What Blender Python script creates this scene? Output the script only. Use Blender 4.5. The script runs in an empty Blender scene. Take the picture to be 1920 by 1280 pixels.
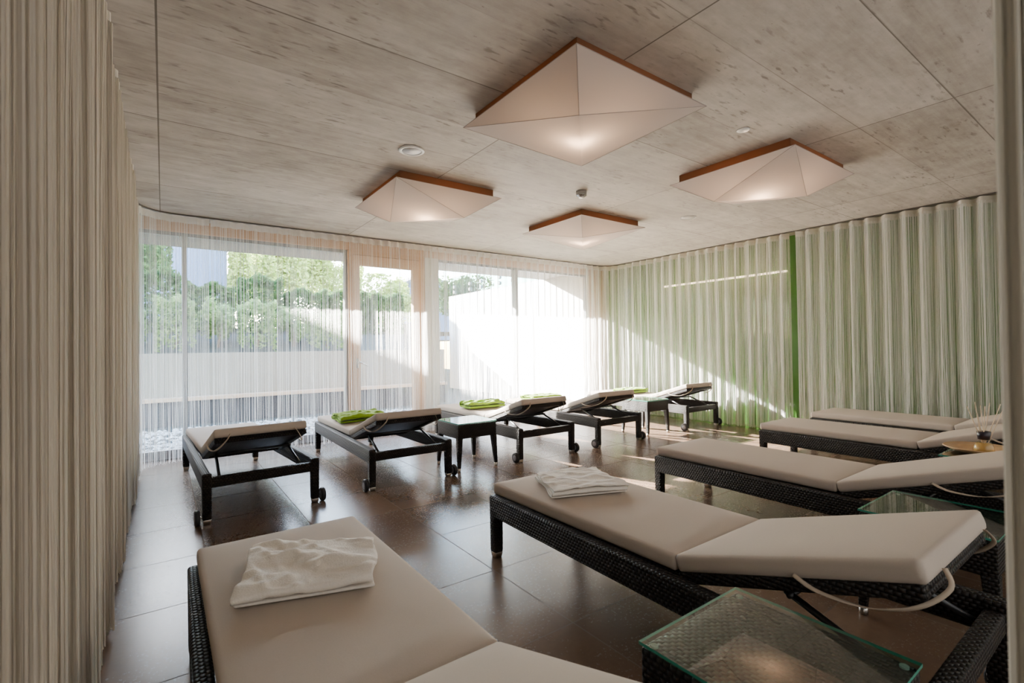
import bpy, bmesh, math, random
from mathutils import Vector, Matrix
PI = math.pi
C = bpy.context.scene.collection
scn = bpy.context.scene
rnd = random.Random(7)
H = 2.80                       # ceiling height

# ------------------------------------------------------------------ materials
def mat(name):
    m = bpy.data.materials.new(name); m.use_nodes = True
    nt = m.node_tree
    return m, nt, nt.nodes, nt.links, nt.nodes['Principled BSDF']

def plain(name, col, rough=.5, metal=0., spec=.5, emis=None, es=0., noise=0., nscale=40., bump=0., sheen=0.):
    m, nt, N, L, b = mat(name)
    b.inputs['Base Color'].default_value = (*col, 1); b.inputs['Roughness'].default_value = rough
    b.inputs['Metallic'].default_value = metal; b.inputs['Specular IOR Level'].default_value = spec
    if sheen: b.inputs['Sheen Weight'].default_value = sheen
    if emis: b.inputs['Emission Color'].default_value = (*emis, 1); b.inputs['Emission Strength'].default_value = es
    if noise or bump:
        tc = N.new('ShaderNodeTexCoord'); n = N.new('ShaderNodeTexNoise'); n.inputs['Scale'].default_value = nscale
        n.inputs['Detail'].default_value = 5
        L.new(tc.outputs['Object'], n.inputs['Vector'])
        if noise:
            mx = N.new('ShaderNodeMix'); mx.data_type = 'RGBA'
            mx.inputs[6].default_value = (*[c*(1-noise) for c in col], 1); mx.inputs[7].default_value = (*[min(1, c*(1+noise)) for c in col], 1)
            L.new(n.outputs['Fac'], mx.inputs[0]); L.new(mx.outputs[2], b.inputs['Base Color'])
        if bump:
            bp = N.new('ShaderNodeBump'); bp.inputs['Strength'].default_value = bump; bp.inputs['Distance'].default_value = .01
            L.new(n.outputs['Fac'], bp.inputs['Height']); L.new(bp.outputs['Normal'], b.inputs['Normal'])
    return m

def mathn(N, L, op, a, b=None, c=None):
    n = N.new('ShaderNodeMath'); n.operation = op
    for i, v in enumerate((a, b, c)):
        if v is None: continue
        if isinstance(v, (int, float)): n.inputs[i].default_value = v
        else: L.new(v, n.inputs[i])
    return n.outputs[0]

def wicker_mat(name, c0, c1):
    m, nt, N, L, b = mat(name)
    uv = N.new('ShaderNodeUVMap'); sp = N.new('ShaderNodeSeparateXYZ'); L.new(uv.outputs[0], sp.inputs[0])
    M = lambda *a: mathn(N, L, *a)
    row = M('DIVIDE', sp.outputs[1], .015)
    rowi = M('FLOOR', row)
    par = M('MULTIPLY', M('FLOORED_MODULO', rowi, 2.), .5)
    u = M('ADD', M('DIVIDE', sp.outputs[0], .020), par)
    hu = M('POWER', M('ABSOLUTE', M('SINE', M('MULTIPLY', u, PI))), .7)
    hv = M('POWER', M('ABSOLUTE', M('SINE', M('MULTIPLY', row, PI))), .6)
    h = M('MULTIPLY', hu, hv)
    mx = N.new('ShaderNodeMix'); mx.data_type = 'RGBA'; mx.inputs[6].default_value = (*c0, 1); mx.inputs[7].default_value = (*c1, 1)
    L.new(h, mx.inputs[0]); L.new(mx.outputs[2], b.inputs['Base Color'])  # painted shading: gaps between strands darker, crests lighter as highlights
    bp = N.new('ShaderNodeBump'); bp.inputs['Strength'].default_value = 1.; bp.inputs['Distance'].default_value = .006
    L.new(h, bp.inputs['Height']); L.new(bp.outputs['Normal'], b.inputs['Normal'])
    b.inputs['Roughness'].default_value = .46; b.inputs['Specular IOR Level'].default_value = .2
    return m

def translucent(name, col, tcol, fac, rough=.8, tex=0.):
    m, nt, N, L, b = mat(name)
    N.remove(b)
    out = N['Material Output']
    d = N.new('ShaderNodeBsdfDiffuse'); t = N.new('ShaderNodeBsdfTranslucent'); mx = N.new('ShaderNodeMixShader')
    d.inputs[0].default_value = (*col, 1); t.inputs[0].default_value = (*tcol, 1); mx.inputs[0].default_value = fac
    if tex:
        tc = N.new('ShaderNodeTexCoord'); w = N.new('ShaderNodeTexNoise'); w.inputs['Scale'].default_value = tex
        L.new(tc.outputs['Object'], w.inputs['Vector'])
        bp = N.new('ShaderNodeBump'); bp.inputs['Strength'].default_value = .15; bp.inputs['Distance'].default_value = .002
        L.new(w.outputs['Fac'], bp.inputs['Height']); L.new(bp.outputs[0], d.inputs['Normal'])
    L.new(d.outputs[0], mx.inputs[1]); L.new(t.outputs[0], mx.inputs[2]); L.new(mx.outputs[0], out.inputs[0])
    return m

def glass_mat(name, tint=(1, 1, 1), ior=1.45, gloss=1.):
    """thin pane: fresnel mix of transparent and mirror, so sun passes straight through"""
    m, nt, N, L, b = mat(name)
    N.remove(b); out = N['Material Output']
    t = N.new('ShaderNodeBsdfTransparent'); t.inputs[0].default_value = (*tint, 1)
    g = N.new('ShaderNodeBsdfGlossy'); g.inputs['Roughness'].default_value = .0
    g.inputs[0].default_value = (gloss, gloss, gloss, 1)
    f = N.new('ShaderNodeFresnel'); f.inputs[0].default_value = ior
    mx = N.new('ShaderNodeMixShader'); ge = N.new('ShaderNodeNewGeometry'); L.new(mathn(N, L, 'MULTIPLY', f.outputs[0], mathn(N, L, 'SUBTRACT', 1., ge.outputs['Backfacing'])), mx.inputs[0]); L.new(t.outputs[0], mx.inputs[1]); L.new(g.outputs[0], mx.inputs[2])
    L.new(mx.outputs[0], out.inputs[0])
    return m

def concrete_ceiling():
    m, nt, N, L, b = mat('board_marked_concrete')
    M = lambda *a: mathn(N, L, *a)
    tc = N.new('ShaderNodeTexCoord'); sp = N.new('ShaderNodeSeparateXYZ'); L.new(tc.outputs['Object'], sp.inputs[0])
    X, Y = sp.outputs[0], sp.outputs[1]
    def noise(sx, sy, det=6, rough=.6):
        mp = N.new('ShaderNodeMapping'); mp.inputs['Scale'].default_value = (sx, sy, 1)
        L.new(tc.outputs['Object'], mp.inputs[0])
        n = N.new('ShaderNodeTexNoise'); n.inputs['Scale'].default_value = 1; n.inputs['Detail'].default_value = det; n.inputs['Roughness'].default_value = rough
        L.new(mp.outputs[0], n.inputs['Vector']); return n.outputs['Fac']
    def ramp(v, pts):
        r = N.new('ShaderNodeValToRGB'); e = r.color_ramp.elements
        while len(e) < len(pts): e.new(.5)
        for k, (p, c) in zip(e, pts): k.position = p; k.color = (c, c, c, 1) if isinstance(c, float) else (*c, 1)
        L.new(v, r.inputs[0]); return r.outputs[0]
    big = ramp(noise(.9, 1.6, 4), [(.3, .0), (.7, 1.)])
    grain = noise(1.6, 26, 5, .65)
    mott = noise(5, 9, 8, .7)
    pits = ramp(noise(9, 36, 3, .5), [(.58, 0.), (.68, 1.)])
    pitmask = ramp(noise(2.2, 3.1, 3), [(.44, 0.), (.60, 1.)])
    spots = ramp(noise(26, 34, 2, .5), [(.73, 0.), (.77, 1.)])
    # board tone
    brd = M('FLOOR', M('DIVIDE', M('SUBTRACT', Y, .83), .522)); col = M('FLOOR', M('DIVIDE', M('SUBTRACT', X, 2.04), 2.06))
    wn = N.new('ShaderNodeTexWhiteNoise'); wn.noise_dimensions = '2D'; cb = N.new('ShaderNodeCombineXYZ'); L.new(brd, cb.inputs[0]); L.new(col, cb.inputs[1]); L.new(cb.outputs[0], wn.inputs[0])
    tone = M('ADD', M('MULTIPLY', big, .10), M('MULTIPLY', grain, .16))
    tone = M('ADD', tone, M('MULTIPLY', mott, .26))
    tone = M('ADD', tone, M('MULTIPLY', wn.outputs[0], .07))
    tone = M('ADD', tone, .05)
    c = ramp(tone, [(.18, (.19, .163, .138)), (.34, (.385, .345, .305)), (.50, (.57, .525, .475))])
    def line(v, off, pitch, w):
        fr = M('FRACT', M('ADD', M('DIVIDE', M('SUBTRACT', v, off), pitch), .5))
        dist = M('MULTIPLY', M('ABSOLUTE', M('SUBTRACT', fr, .5)), pitch)
        return M('LESS_THAN', dist, w)
    strong = M('MAXIMUM', line(X, 2.04, 2.06, .0045), line(Y, 2.40, 1.566, .003))
    weak = M('MULTIPLY', line(Y, .83, .522, .0028), ramp(noise(.8, 2., 3), [(.38, .15), (.62, .9)]))
    ln = M('MAXIMUM', M('MULTIPLY', strong, .8), M('MULTIPLY', weak, .65))
    dark = M('MAXIMUM', M('MULTIPLY', M('MULTIPLY', pits, pitmask), .55), M('MULTIPLY', spots, .45))
    dark = M('MAXIMUM', dark, ln)
    mx = N.new('ShaderNodeMix'); mx.data_type = 'RGBA'; L.new(dark, mx.inputs[0]); L.new(c, mx.inputs[6]); mx.inputs[7].default_value = (.085, .07, .055, 1)
    L.new(mx.outputs[2], b.inputs['Base Color'])
    b.inputs['Roughness'].default_value = .75; b.inputs['Specular IOR Level'].default_value = .25
    bp = N.new('ShaderNodeBump'); bp.inputs['Strength'].default_value = .25; bp.inputs['Distance'].default_value = .006
    L.new(M('SUBTRACT', grain, dark), bp.inputs['Height']); L.new(bp.outputs[0], b.inputs['Normal'])
    return m

def floor_tiles():
    m, nt, N, L, b = mat('brown_travertine_tiles')
    M = lambda *a: mathn(N, L, *a)
    tc = N.new('ShaderNodeTexCoord'); sp = N.new('ShaderNodeSeparateXYZ'); L.new(tc.outputs['Object'], sp.inputs[0])
    X, Y = sp.outputs[0], sp.outputs[1]; P = .645
    def noise(s, det=6, rough=.6):
        n = N.new('ShaderNodeTexNoise'); n.inputs['Scale'].default_value = s; n.inputs['Detail'].default_value = det; n.inputs['Roughness'].default_value = rough
        L.new(tc.outputs['Object'], n.inputs['Vector']); return n.outputs['Fac']
    def ramp(v, pts):
        r = N.new('ShaderNodeValToRGB'); e = r.color_ramp.elements
        while len(e) < len(pts): e.new(.5)
        for k, (p, c) in zip(e, pts): k.position = p; k.color = (c, c, c, 1) if isinstance(c, float) else (*c, 1)
        L.new(v, r.inputs[0]); return r.outputs[0]
    def line(v, off, w):
        fr = M('FRACT', M('ADD', M('DIVIDE', M('SUBTRACT', v, off), P), .5))
        return M('LESS_THAN', M('MULTIPLY', M('ABSOLUTE', M('SUBTRACT', fr, .5)), P), w)
    ln = M('MAXIMUM', line(X, 1.50, .003), line(Y, 2.285, .003))
    wn = N.new('ShaderNodeTexWhiteNoise'); wn.noise_dimensions = '2D'; cb = N.new('ShaderNodeCombineXYZ')
    L.new(M('FLOOR', M('DIVIDE', M('SUBTRACT', X, 1.5), P)), cb.inputs[0]); L.new(M('FLOOR', M('DIVIDE', M('SUBTRACT', Y, 2.285), P)), cb.inputs[1]); L.new(cb.outputs[0], wn.inputs[0])
    t = M('ADD', M('MULTIPLY', noise(2.6, 5, .55), .42), M('MULTIPLY', noise(38, 4, .6), .22)); t = M('ADD', t, M('MULTIPLY', wn.outputs[0], .22))
    c = ramp(t, [(.20, (.080, .048, .030)), (.46, (.120, .075, .048)), (.74, (.165, .108, .072))])
    pits = M('MULTIPLY', ramp(noise(75, 3, .6), [(.60, 0.), (.66, 1.)]), ramp(noise(3.1, 3), [(.46, 0.), (.66, 1.)]))
    dark = M('MULTIPLY', pits, .7)
    mx = N.new('ShaderNodeMix'); mx.data_type = 'RGBA'; L.new(dark, mx.inputs[0]); L.new(c, mx.inputs[6]); mx.inputs[7].default_value = (.02, .014, .010, 1)
    mg = N.new('ShaderNodeMix'); mg.data_type = 'RGBA'; L.new(ln, mg.inputs[0]); L.new(mx.outputs[2], mg.inputs[6]); mg.inputs[7].default_value = (.115, .085, .065, 1)
    L.new(mg.outputs[2], b.inputs['Base Color'])
    L.new(M('SUBTRACT', .45, M('MAXIMUM', M('MULTIPLY', ln, .4), M('MULTIPLY', dark, .4))), b.inputs['Specular IOR Level'])
    L.new(M('ADD', M('MULTIPLY', noise(2.2, 2, .5), .06), M('ADD', .23, M('ADD', M('MULTIPLY', dark, .35), M('MULTIPLY', ln, .4)))), b.inputs['Roughness'])
    bp = N.new('ShaderNodeBump'); bp.inputs['Strength'].default_value = .22; bp.inputs['Distance'].default_value = .002
    L.new(M('MULTIPLY', ln, -.5), bp.inputs['Height']); L.new(bp.outputs[0], b.inputs['Normal'])
    return m

def wood_mat(name, c0, c1, axis='Z', rough=.5):
    m, nt, N, L, b = mat(name)
    tc = N.new('ShaderNodeTexCoord'); mp = N.new('ShaderNodeMapping')
    s = {'X': (1.5, 40, 40), 'Y': (40, 1.5, 40), 'Z': (40, 40, 1.5)}[axis]; mp.inputs['Scale'].default_value = s
    n = N.new('ShaderNodeTexNoise'); n.inputs['Scale'].default_value = 1; n.inputs['Detail'].default_value = 6
    L.new(tc.outputs['Object'], mp.inputs[0]); L.new(mp.outputs[0], n.inputs['Vector'])
    mx = N.new('ShaderNodeMix'); mx.data_type = 'RGBA'; mx.inputs[6].default_value = (*c0, 1); mx.inputs[7].default_value = (*c1, 1)
    L.new(n.outputs['Fac'], mx.inputs[0]); L.new(mx.outputs[2], b.inputs['Base Color']); b.inputs['Roughness'].default_value = rough
    return m

def leaf_mat(name, c0, c1):
    m, nt, N, L, b = mat(name)
    N.remove(b); out = N['Material Output']
    tc = N.new('ShaderNodeTexCoord'); n = N.new('ShaderNodeTexNoise'); n.inputs['Scale'].default_value = 9; n.inputs['Detail'].default_value = 4
    L.new(tc.outputs['Object'], n.inputs['Vector'])
    r = N.new('ShaderNodeValToRGB'); r.color_ramp.elements[0].position = .35; r.color_ramp.elements[1].position = .65
    r.color_ramp.elements[0].color = (*c0, 1); r.color_ramp.elements[1].color = (*c1, 1); L.new(n.outputs['Fac'], r.inputs[0])
    d = N.new('ShaderNodeBsdfDiffuse'); t = N.new('ShaderNodeBsdfTranslucent'); mx = N.new('ShaderNodeMixShader'); mx.inputs[0].default_value = .35
    L.new(r.outputs[0], d.inputs[0]); L.new(r.outputs[0], t.inputs[0]); L.new(d.outputs[0], mx.inputs[1]); L.new(t.outputs[0], mx.inputs[2]); L.new(mx.outputs[0], out.inputs[0])
    return m

CUSH = plain('taupe_canvas', (.465, .40, .34), .85, spec=.15, noise=.05, nscale=220, bump=.05)
WICK = wicker_mat('black_brown_wicker', (.003, .0024, .002), (.026, .020, .017))
CAP = plain('brushed_steel_cap', (.62, .58, .53), .3, metal=1.)
ROD = plain('black_powder_coat', (.012, .011, .011), .35)
TYRE = plain('black_rubber_tyre', (.012, .012, .013), .5)
HUB = plain('grey_plastic_hub', (.22, .22, .24), .4)
STRAPM = plain('beige_elastic_webbing', (.44, .36, .28), .8, spec=.2)
PADM = plain('clear_rubber_pad', (.5, .52, .5), .3)
TOWEL = plain('white_terry', (.80, .745, .68), .95, spec=.05, bump=.3, nscale=160, noise=.06, sheen=.2)
GREEN = plain('lime_green_fleece', (.19, .33, .018), .95, spec=.05, bump=.35, nscale=90, noise=.15, sheen=.2)
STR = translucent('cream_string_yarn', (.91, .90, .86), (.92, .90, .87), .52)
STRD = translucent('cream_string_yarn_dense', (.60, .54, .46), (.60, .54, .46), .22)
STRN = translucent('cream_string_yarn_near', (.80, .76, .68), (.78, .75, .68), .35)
HEADM = translucent('cream_header_tape', (.80, .74, .66), (.80, .74, .66), .45)
CONC = concrete_ceiling()
FLOOR = floor_tiles()
WHITEW = plain('white_plaster', (.72, .70, .66), .8, noise=.03, nscale=6)
GREENW = plain('green_lacquered_glass', (.065, .175, .03), .06, spec=.6)
OAK = wood_mat('oiled_larch', (.50, .30, .17), (.62, .40, .25), 'Z', .45)
OAKH = wood_mat('oiled_larch_beam', (.52, .33, .21), (.64, .43, .29), 'X', .45)
ALU = plain('grey_anodised_aluminium', (.30, .31, .33), .4, metal=.6)
GLASS = glass_mat('clear_window_glass', gloss=.6)
GREENGLASS = glass_mat('green_tinted_glass', (.72, .86, .80), 1.75)
EDGE = plain('green_glass_edge', (.05, .30, .22), .1, spec=.8)
TRACK = plain('dark_curtain_track', (.09, .075, .06), .5)
SHADE = translucent('white_lamp_fabric', (.74, .68, .66), (.70, .60, .53), .38, tex=400)
LAMPW = translucent('lamp_frame_veneer', (.22, .13, .08), (.42, .23, .13), .5)
PIPE = plain('seam_piping', (.42, .36, .33), .7)
WPLAST = plain('white_plastic', (.80, .79, .77), .4)
CHROME = plain('satin_metal', (.55, .54, .53), .25, metal=1.)
OCONC = plain('outdoor_concrete', (.25, .245, .225), .85, noise=.12, nscale=3, bump=.1)
WCONC = plain('white_rendered_wall', (.86, .85, .82), .8, noise=.02, nscale=3)
GRAV = plain('pale_pebbles', (.62, .62, .62), .8, noise=.2, nscale=20)
SOIL = plain('dark_gravel_bed', (.05, .058, .055), .9, noise=.4, nscale=60, bump=.6)
LEAFB = leaf_mat('bright_shrub_leaf', (.10, .20, .05), (.34, .46, .20))
LEAFD = leaf_mat('dark_hedge_leaf', (.03, .075, .03), (.11, .19, .06))
LEAFY = leaf_mat('sunny_tree_leaf', (.30, .42, .08), (.62, .68, .26))
BARK = plain('brown_bark', (.16, .11, .075), .9, noise=.3, nscale=12)
HOUSEM = plain('house_render_grey', (.13, .17, .29), .85)
ROOFM = plain('dark_slate_roof', (.12, .13, .16), .7)
BENCHW = wood_mat('weathered_bench_wood', (.50, .36, .26), (.62, .47, .36), 'X')

# ------------------------------------------------------------------ helpers
def finish(me, smooth):
    """box-projected UVs in metres + shading"""
    uv = me.uv_layers.new(name='UVMap') if not me.uv_layers else me.uv_layers[0]
    for p in me.polygons:
        n = p.normal; ax = max(range(3), key=lambda i: abs(n[i]))
        for li in p.loop_indices:
            c = me.vertices[me.loops[li].vertex_index].co
            uv.data[li].uv = (c.y, c.z) if ax == 0 else (c.x, c.z) if ax == 1 else (c.y, c.x)
        p.use_smooth = smooth

def link(name, me, m, parent=None, loc=None):
    o = bpy.data.objects.new(name, me); C.objects.link(o)
    if m: me.materials.append(m)
    if parent: o.parent = parent
    if loc is not None: o.location = loc
    return o

def obj(name, bm, m, parent=None, smooth=False, loc=None):
    bmesh.ops.recalc_face_normals(bm, faces=bm.faces)
    me = bpy.data.meshes.new(name); bm.to_mesh(me); bm.free(); finish(me, smooth)
    return link(name, me, m, parent, loc)

def pyobj(name, V, F, m, parent=None, smooth=False):
    me = bpy.data.meshes.new(name); me.from_pydata(V, [], F); me.update(); finish(me, smooth)
    return link(name, me, m, parent)

def empty(name, loc=(0, 0, 0), rz=0.):
    o = bpy.data.objects.new(name, None); C.objects.link(o); o.location = loc; o.rotation_euler = (0, 0, rz); o.empty_display_size = .1
    return o

def tag(o, label=None, cat=None, group=None, kind=None):
    if label: o['label'] = label
    if cat: o['category'] = cat
    if group: o['group'] = group
    if kind: o['kind'] = kind
    return o

def copy_tree(o, parent=None):
    c = o.copy(); C.objects.link(c)
    if parent: c.parent = parent
    for ch in [x for x in C.objects if x.parent == o]: copy_tree(ch, c)
    return c

def box(bm, x0, x1, y0, y1, z0, z1, bev=0., seg=2):
    vs = [bm.verts.new((x, y, z)) for x in (x0, x1) for y in (y0, y1) for z in (z0, z1)]
    fs = [(0, 1, 3, 2), (4, 6, 7, 5), (0, 4, 5, 1), (2, 3, 7, 6), (0, 2, 6, 4), (1, 5, 7, 3)]
    F = [bm.faces.new([vs[i] for i in f]) for f in fs]
    if bev:
        E = list({e for f in F for e in f.edges})
        bmesh.ops.bevel(bm, geom=E, offset=bev, segments=seg, profile=.5, affect='EDGES')
    return vs

def hexa(bm, lo, hi, bev=0., seg=2):
    """lo, hi: four points each (same winding)"""
    a = [bm.verts.new(p) for p in lo]; b = [bm.verts.new(p) for p in hi]
    F = [bm.faces.new(a[::-1]), bm.faces.new(b)] + [bm.faces.new((a[i], a[(i+1) % 4], b[(i+1) % 4], b[i])) for i in range(4)]
    if bev:
        bmesh.ops.bevel(bm, geom=list({e for f in F for e in f.edges}), offset=bev, segments=seg, profile=.5, affect='EDGES')

def tube(bm, pts, r, n=8, r1=None):
    pts = [Vector(p) for p in pts]; rings = []
    for i, p in enumerate(pts):
        d = (pts[min(i+1, len(pts)-1)] - pts[max(i-1, 0)]).normalized()
        a = d.orthogonal().normalized() if abs(d.z) > .9 else d.cross(Vector((0, 0, 1))).normalized()
        b = d.cross(a); rr = r if r1 is None else r + (r1-r)*i/(len(pts)-1)
        rings.append([bm.verts.new(p + rr*(math.cos(2*PI*k/n)*a + math.sin(2*PI*k/n)*b)) for k in range(n)])
    for i in range(len(rings)-1):
        for k in range(n): bm.faces.new((rings[i][k], rings[i][(k+1) % n], rings[i+1][(k+1) % n], rings[i+1][k]))
    bm.faces.new(rings[0][::-1]); bm.faces.new(rings[-1])

def lathe(bm, prof, n=24, axis='Z', off=(0, 0, 0)):
    rings = []
    for r, z in prof:
        ring = []
        for k in range(n):
            a = 2*PI*k/n; p = (r*math.cos(a), r*math.sin(a), z)
            if axis == 'X': p = (z, r*math.cos(a), r*math.sin(a))
            ring.append(bm.verts.new((p[0]+off[0], p[1]+off[1], p[2]+off[2])))
        rings.append(ring)
    for i in range(len(rings)-1):
        for k in range(n): bm.faces.new((rings[i][k], rings[i][(k+1) % n], rings[i+1][(k+1) % n], rings[i+1][k]))
    if prof[0] == prof[-1]: bmesh.ops.remove_doubles(bm, verts=bm.verts, dist=1e-6); return
    if prof[0][0] > 1e-6: bm.faces.new(rings[0][::-1])
    if prof[-1][0] > 1e-6: bm.faces.new(rings[-1])
    bmesh.ops.remove_doubles(bm, verts=bm.verts, dist=1e-6)

def NB(): return bmesh.new()

def struct(name, bm, m, parent=None, smooth=False):
    o = obj(name, bm, m, parent, smooth)
    if parent is None: o['kind'] = 'structure'
    return o

def boxes(*bs, bev=0.):
    bm = NB()
    for b in bs: box(bm, *b, bev=bev)
    return bm

# ------------------------------------------------------------------ room shell
YB, XL, XR, YF = 6.9, -.75, 7.36, -1.2
struct('floor', boxes((XL, XR, YF, YB+.05, -.08, 0)), FLOOR)
struct('ceiling', boxes((XL-.2, XR+.2, YF-.2, YB+.02, H, H+.3)), CONC)
struct('wall_left', boxes((XL-.2, XL, YF-.2, YB+.1, -.08, H)), WHITEW)
struct('wall_right', boxes((XR, XR+.12, YF-.2, YB+.1, -.08, H)), GREENW)
struct('wall_front', boxes((XL, XR, YF-.2, YF, -.08, H)), WHITEW)
struct('trim_1', boxes((XL, XR, YB, YB+.16, 2.66, H)), OAKH)                       # larch beam above the glazing
struct('trim_2', boxes((XL, XR, YB+.05, YB+.16, -.06, .05)), ALU)                 # sill
struct('wall_back', boxes((3.31, 3.54, YB-.02, YB+.16, 0.05, 2.66)), WHITEW)       # pillar between door and window
struct('trim_3', boxes((6.86, XR, YB, YB+.16, .05, 2.66)), OAK)                   # end post

def window(name, x0, x1, mull, m=ALU):
    e = empty(name, (0, 0, 0)); e['kind'] = 'structure'
    fr = boxes((x0, x1, YB+.05, YB+.11, 2.62, 2.66), (x0, x1, YB+.05, YB+.11, .05, .10), (x0, x0+.04, YB+.05, YB+.11, .1, 2.62), (x1-.04, x1, YB+.05, YB+.11, .1, 2.62))
    obj('window_frame', fr, m, e)
    xs = [x0+.04] + mull + [x1-.04]
    for q in mull: obj('mullion', boxes((q-.025, q+.025, YB+.0, YB+.12, .1, 2.62)), m, e)
    for a, b in zip(xs, xs[1:]): obj('pane', boxes((a, b, YB+.076, YB+.080, .1, 2.62)), GLASS, e)
window('window_1', XL, 2.13, [.21])
window('window_2', 3.54, 6.86, [5.09])

d = empty('door_1', (0, 0, 0)); d['kind'] = 'structure'
obj('door_frame', boxes((2.13, 2.19, YB-.01, YB+.14, .05, 2.66), (3.21, 3.31, YB-.01, YB+.14, .05, 2.66), (2.19, 3.21, YB-.01, YB+.14, 2.60, 2.66)), OAK, d)
leaf = obj('door_leaf', boxes((2.19, 2.285, YB-.03, YB+.06, .06, 2.59), (3.105, 3.205, YB-.03, YB+.06, .06, 2.59), (2.285, 3.105, YB-.03, YB+.06, 2.45, 2.59), (2.285, 3.105, YB-.03, YB+.06, .06, .16)), OAK, d)
obj('door_pane', boxes((2.285, 3.105, YB+.012, YB+.017, .16, 2.45)), GLASS, d)
bm = NB(); box(bm, 2.225, 2.255, YB-.045, YB-.03, .98, 1.12, .004); tube(bm, [(2.24, YB-.04, 1.07), (2.24, YB-.085, 1.07), (2.25, YB-.09, 1.067), (2.37, YB-.09, 1.01)], .009)
obj('door_handle', bm, CHROME, d, True)

# ------------------------------------------------------------------ sun loungers
FW, HW, L2 = .36, .41, 1.05         # half widths at foot and head, half length
def hw(y): return HW + (FW-HW)*(y+L2)/(2*L2)
ZT, ZB = .365, .240

def cushion(x0, x1, y0, y1, z0, z1, seed, wr=.007):
    """upholstered slab: rounded edges, gently puffed, a few creases"""
    bm = NB(); r = random.Random(seed); nx, ny = 22, 34
    cr = [(r.uniform(y0, y1), r.uniform(-.25, .25), r.uniform(.3, 1.)) for _ in range(4)]
    def top(u, v):
        x = x0+(x1-x0)*u; y = y0+(y1-y0)*v
        e = min(u, 1-u)*(x1-x0); f = min(v, 1-v)*(y1-y0)
        k = 1-math.exp(-min(e, f)/.05)
        w = sum(a*wr*math.exp(-((y-c-s*(x-x0))/.022)**2) for c, s, a in cr)
        return z1 + k*.006 - (1-k)*.004 + w*k*min(1, e/.1)
    def edge(t): return .5-.5*math.cos(PI*t)
    us = [.5-.5*math.cos(PI*i/nx) for i in range(nx+1)]; vs = [.5-.5*math.cos(PI*i/ny) for i in range(ny+1)]
    R = .016
    def pos(u, v, t):                                                           # t 0 top .. 1 bottom; corner rounding
        x = x0+(x1-x0)*u; y = y0+(y1-y0)*v; return x, y
    T = [[bm.verts.new((x0+R+(x1-x0-2*R)*u, y0+R+(y1-y0-2*R)*v, top(u, v))) for v in vs] for u in us]
    for i in range(nx):
        for j in range(ny): bm.faces.new((T[i][j], T[i+1][j], T[i+1][j+1], T[i][j+1]))
    ring = [(i, 0) for i in range(nx)] + [(nx, j) for j in range(ny)] + [(i, ny) for i in range(nx, 0, -1)] + [(0, j) for j in range(ny, 0, -1)]
    cx, cy = (x0+x1)/2, (y0+y1)/2
    prof = [(.55, -.003), (.95, -.010), (1.0, -.022), (1.06, (z0-z1)*.5), (1.0, z0-z1+.018), (.8, z0-z1+.006), (.3, z0-z1)]
    prev = [T[i][j] for i, j in ring]
    base = [T[i][j].co.copy() for i, j in ring]
    for g, dz in prof:
        cur = []
        for (i, j), c in zip(ring, base):
            ox = (-R if i == 0 else R if i == nx else 0); oy = (-R if j == 0 else R if j == ny else 0)
            if ox and oy: ox *= .72; oy *= .72
            zz = c.z if dz > -.02 else z1-.003
            cur.append(bm.verts.new((c.x+ox*g, c.y+oy*g, zz+dz)))
        n = len(ring)
        for k in range(n): bm.faces.new((prev[k], prev[(k+1) % n], cur[(k+1) % n], cur[k]))
        prev = cur
    bm.faces.new(prev[::-1])
    return bm

def ribbon(bm, pts, w, t=.002, wdir=(0, 1, 0)):
    pts = [Vector(p) for p in pts]; fine = []
    for i in range(len(pts)-1):                                                 # Catmull-Rom
        p0, p1, p2, p3 = pts[max(i-1, 0)], pts[i], pts[i+1], pts[min(i+2, len(pts)-1)]
        for k in range(6):
            s = k/6; fine.append(.5*((2*p1)+(p2-p0)*s+(2*p0-5*p1+4*p2-p3)*s*s+(3*p1-p0-3*p2+p3)*s**3))
    fine.append(pts[-1]); rows = []
    for i, p in enumerate(fine):
        d = (fine[min(i+1, len(fine)-1)]-fine[max(i-1, 0)]).normalized()
        u = Vector(wdir); u = (u-d*u.dot(d)).normalized()*w/2; n = d.cross(u).normalized()*t/2
        rows.append([bm.verts.new(p+u+n), bm.verts.new(p-u+n), bm.verts.new(p-u-n), bm.verts.new(p+u-n)])
    for a, b in zip(rows, rows[1:]):
        for k in range(4): bm.faces.new((a[k], a[(k+1) % 4], b[(k+1) % 4], b[k]))
    bm.faces.new(rows[0]); bm.faces.new(rows[-1][::-1])

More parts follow.
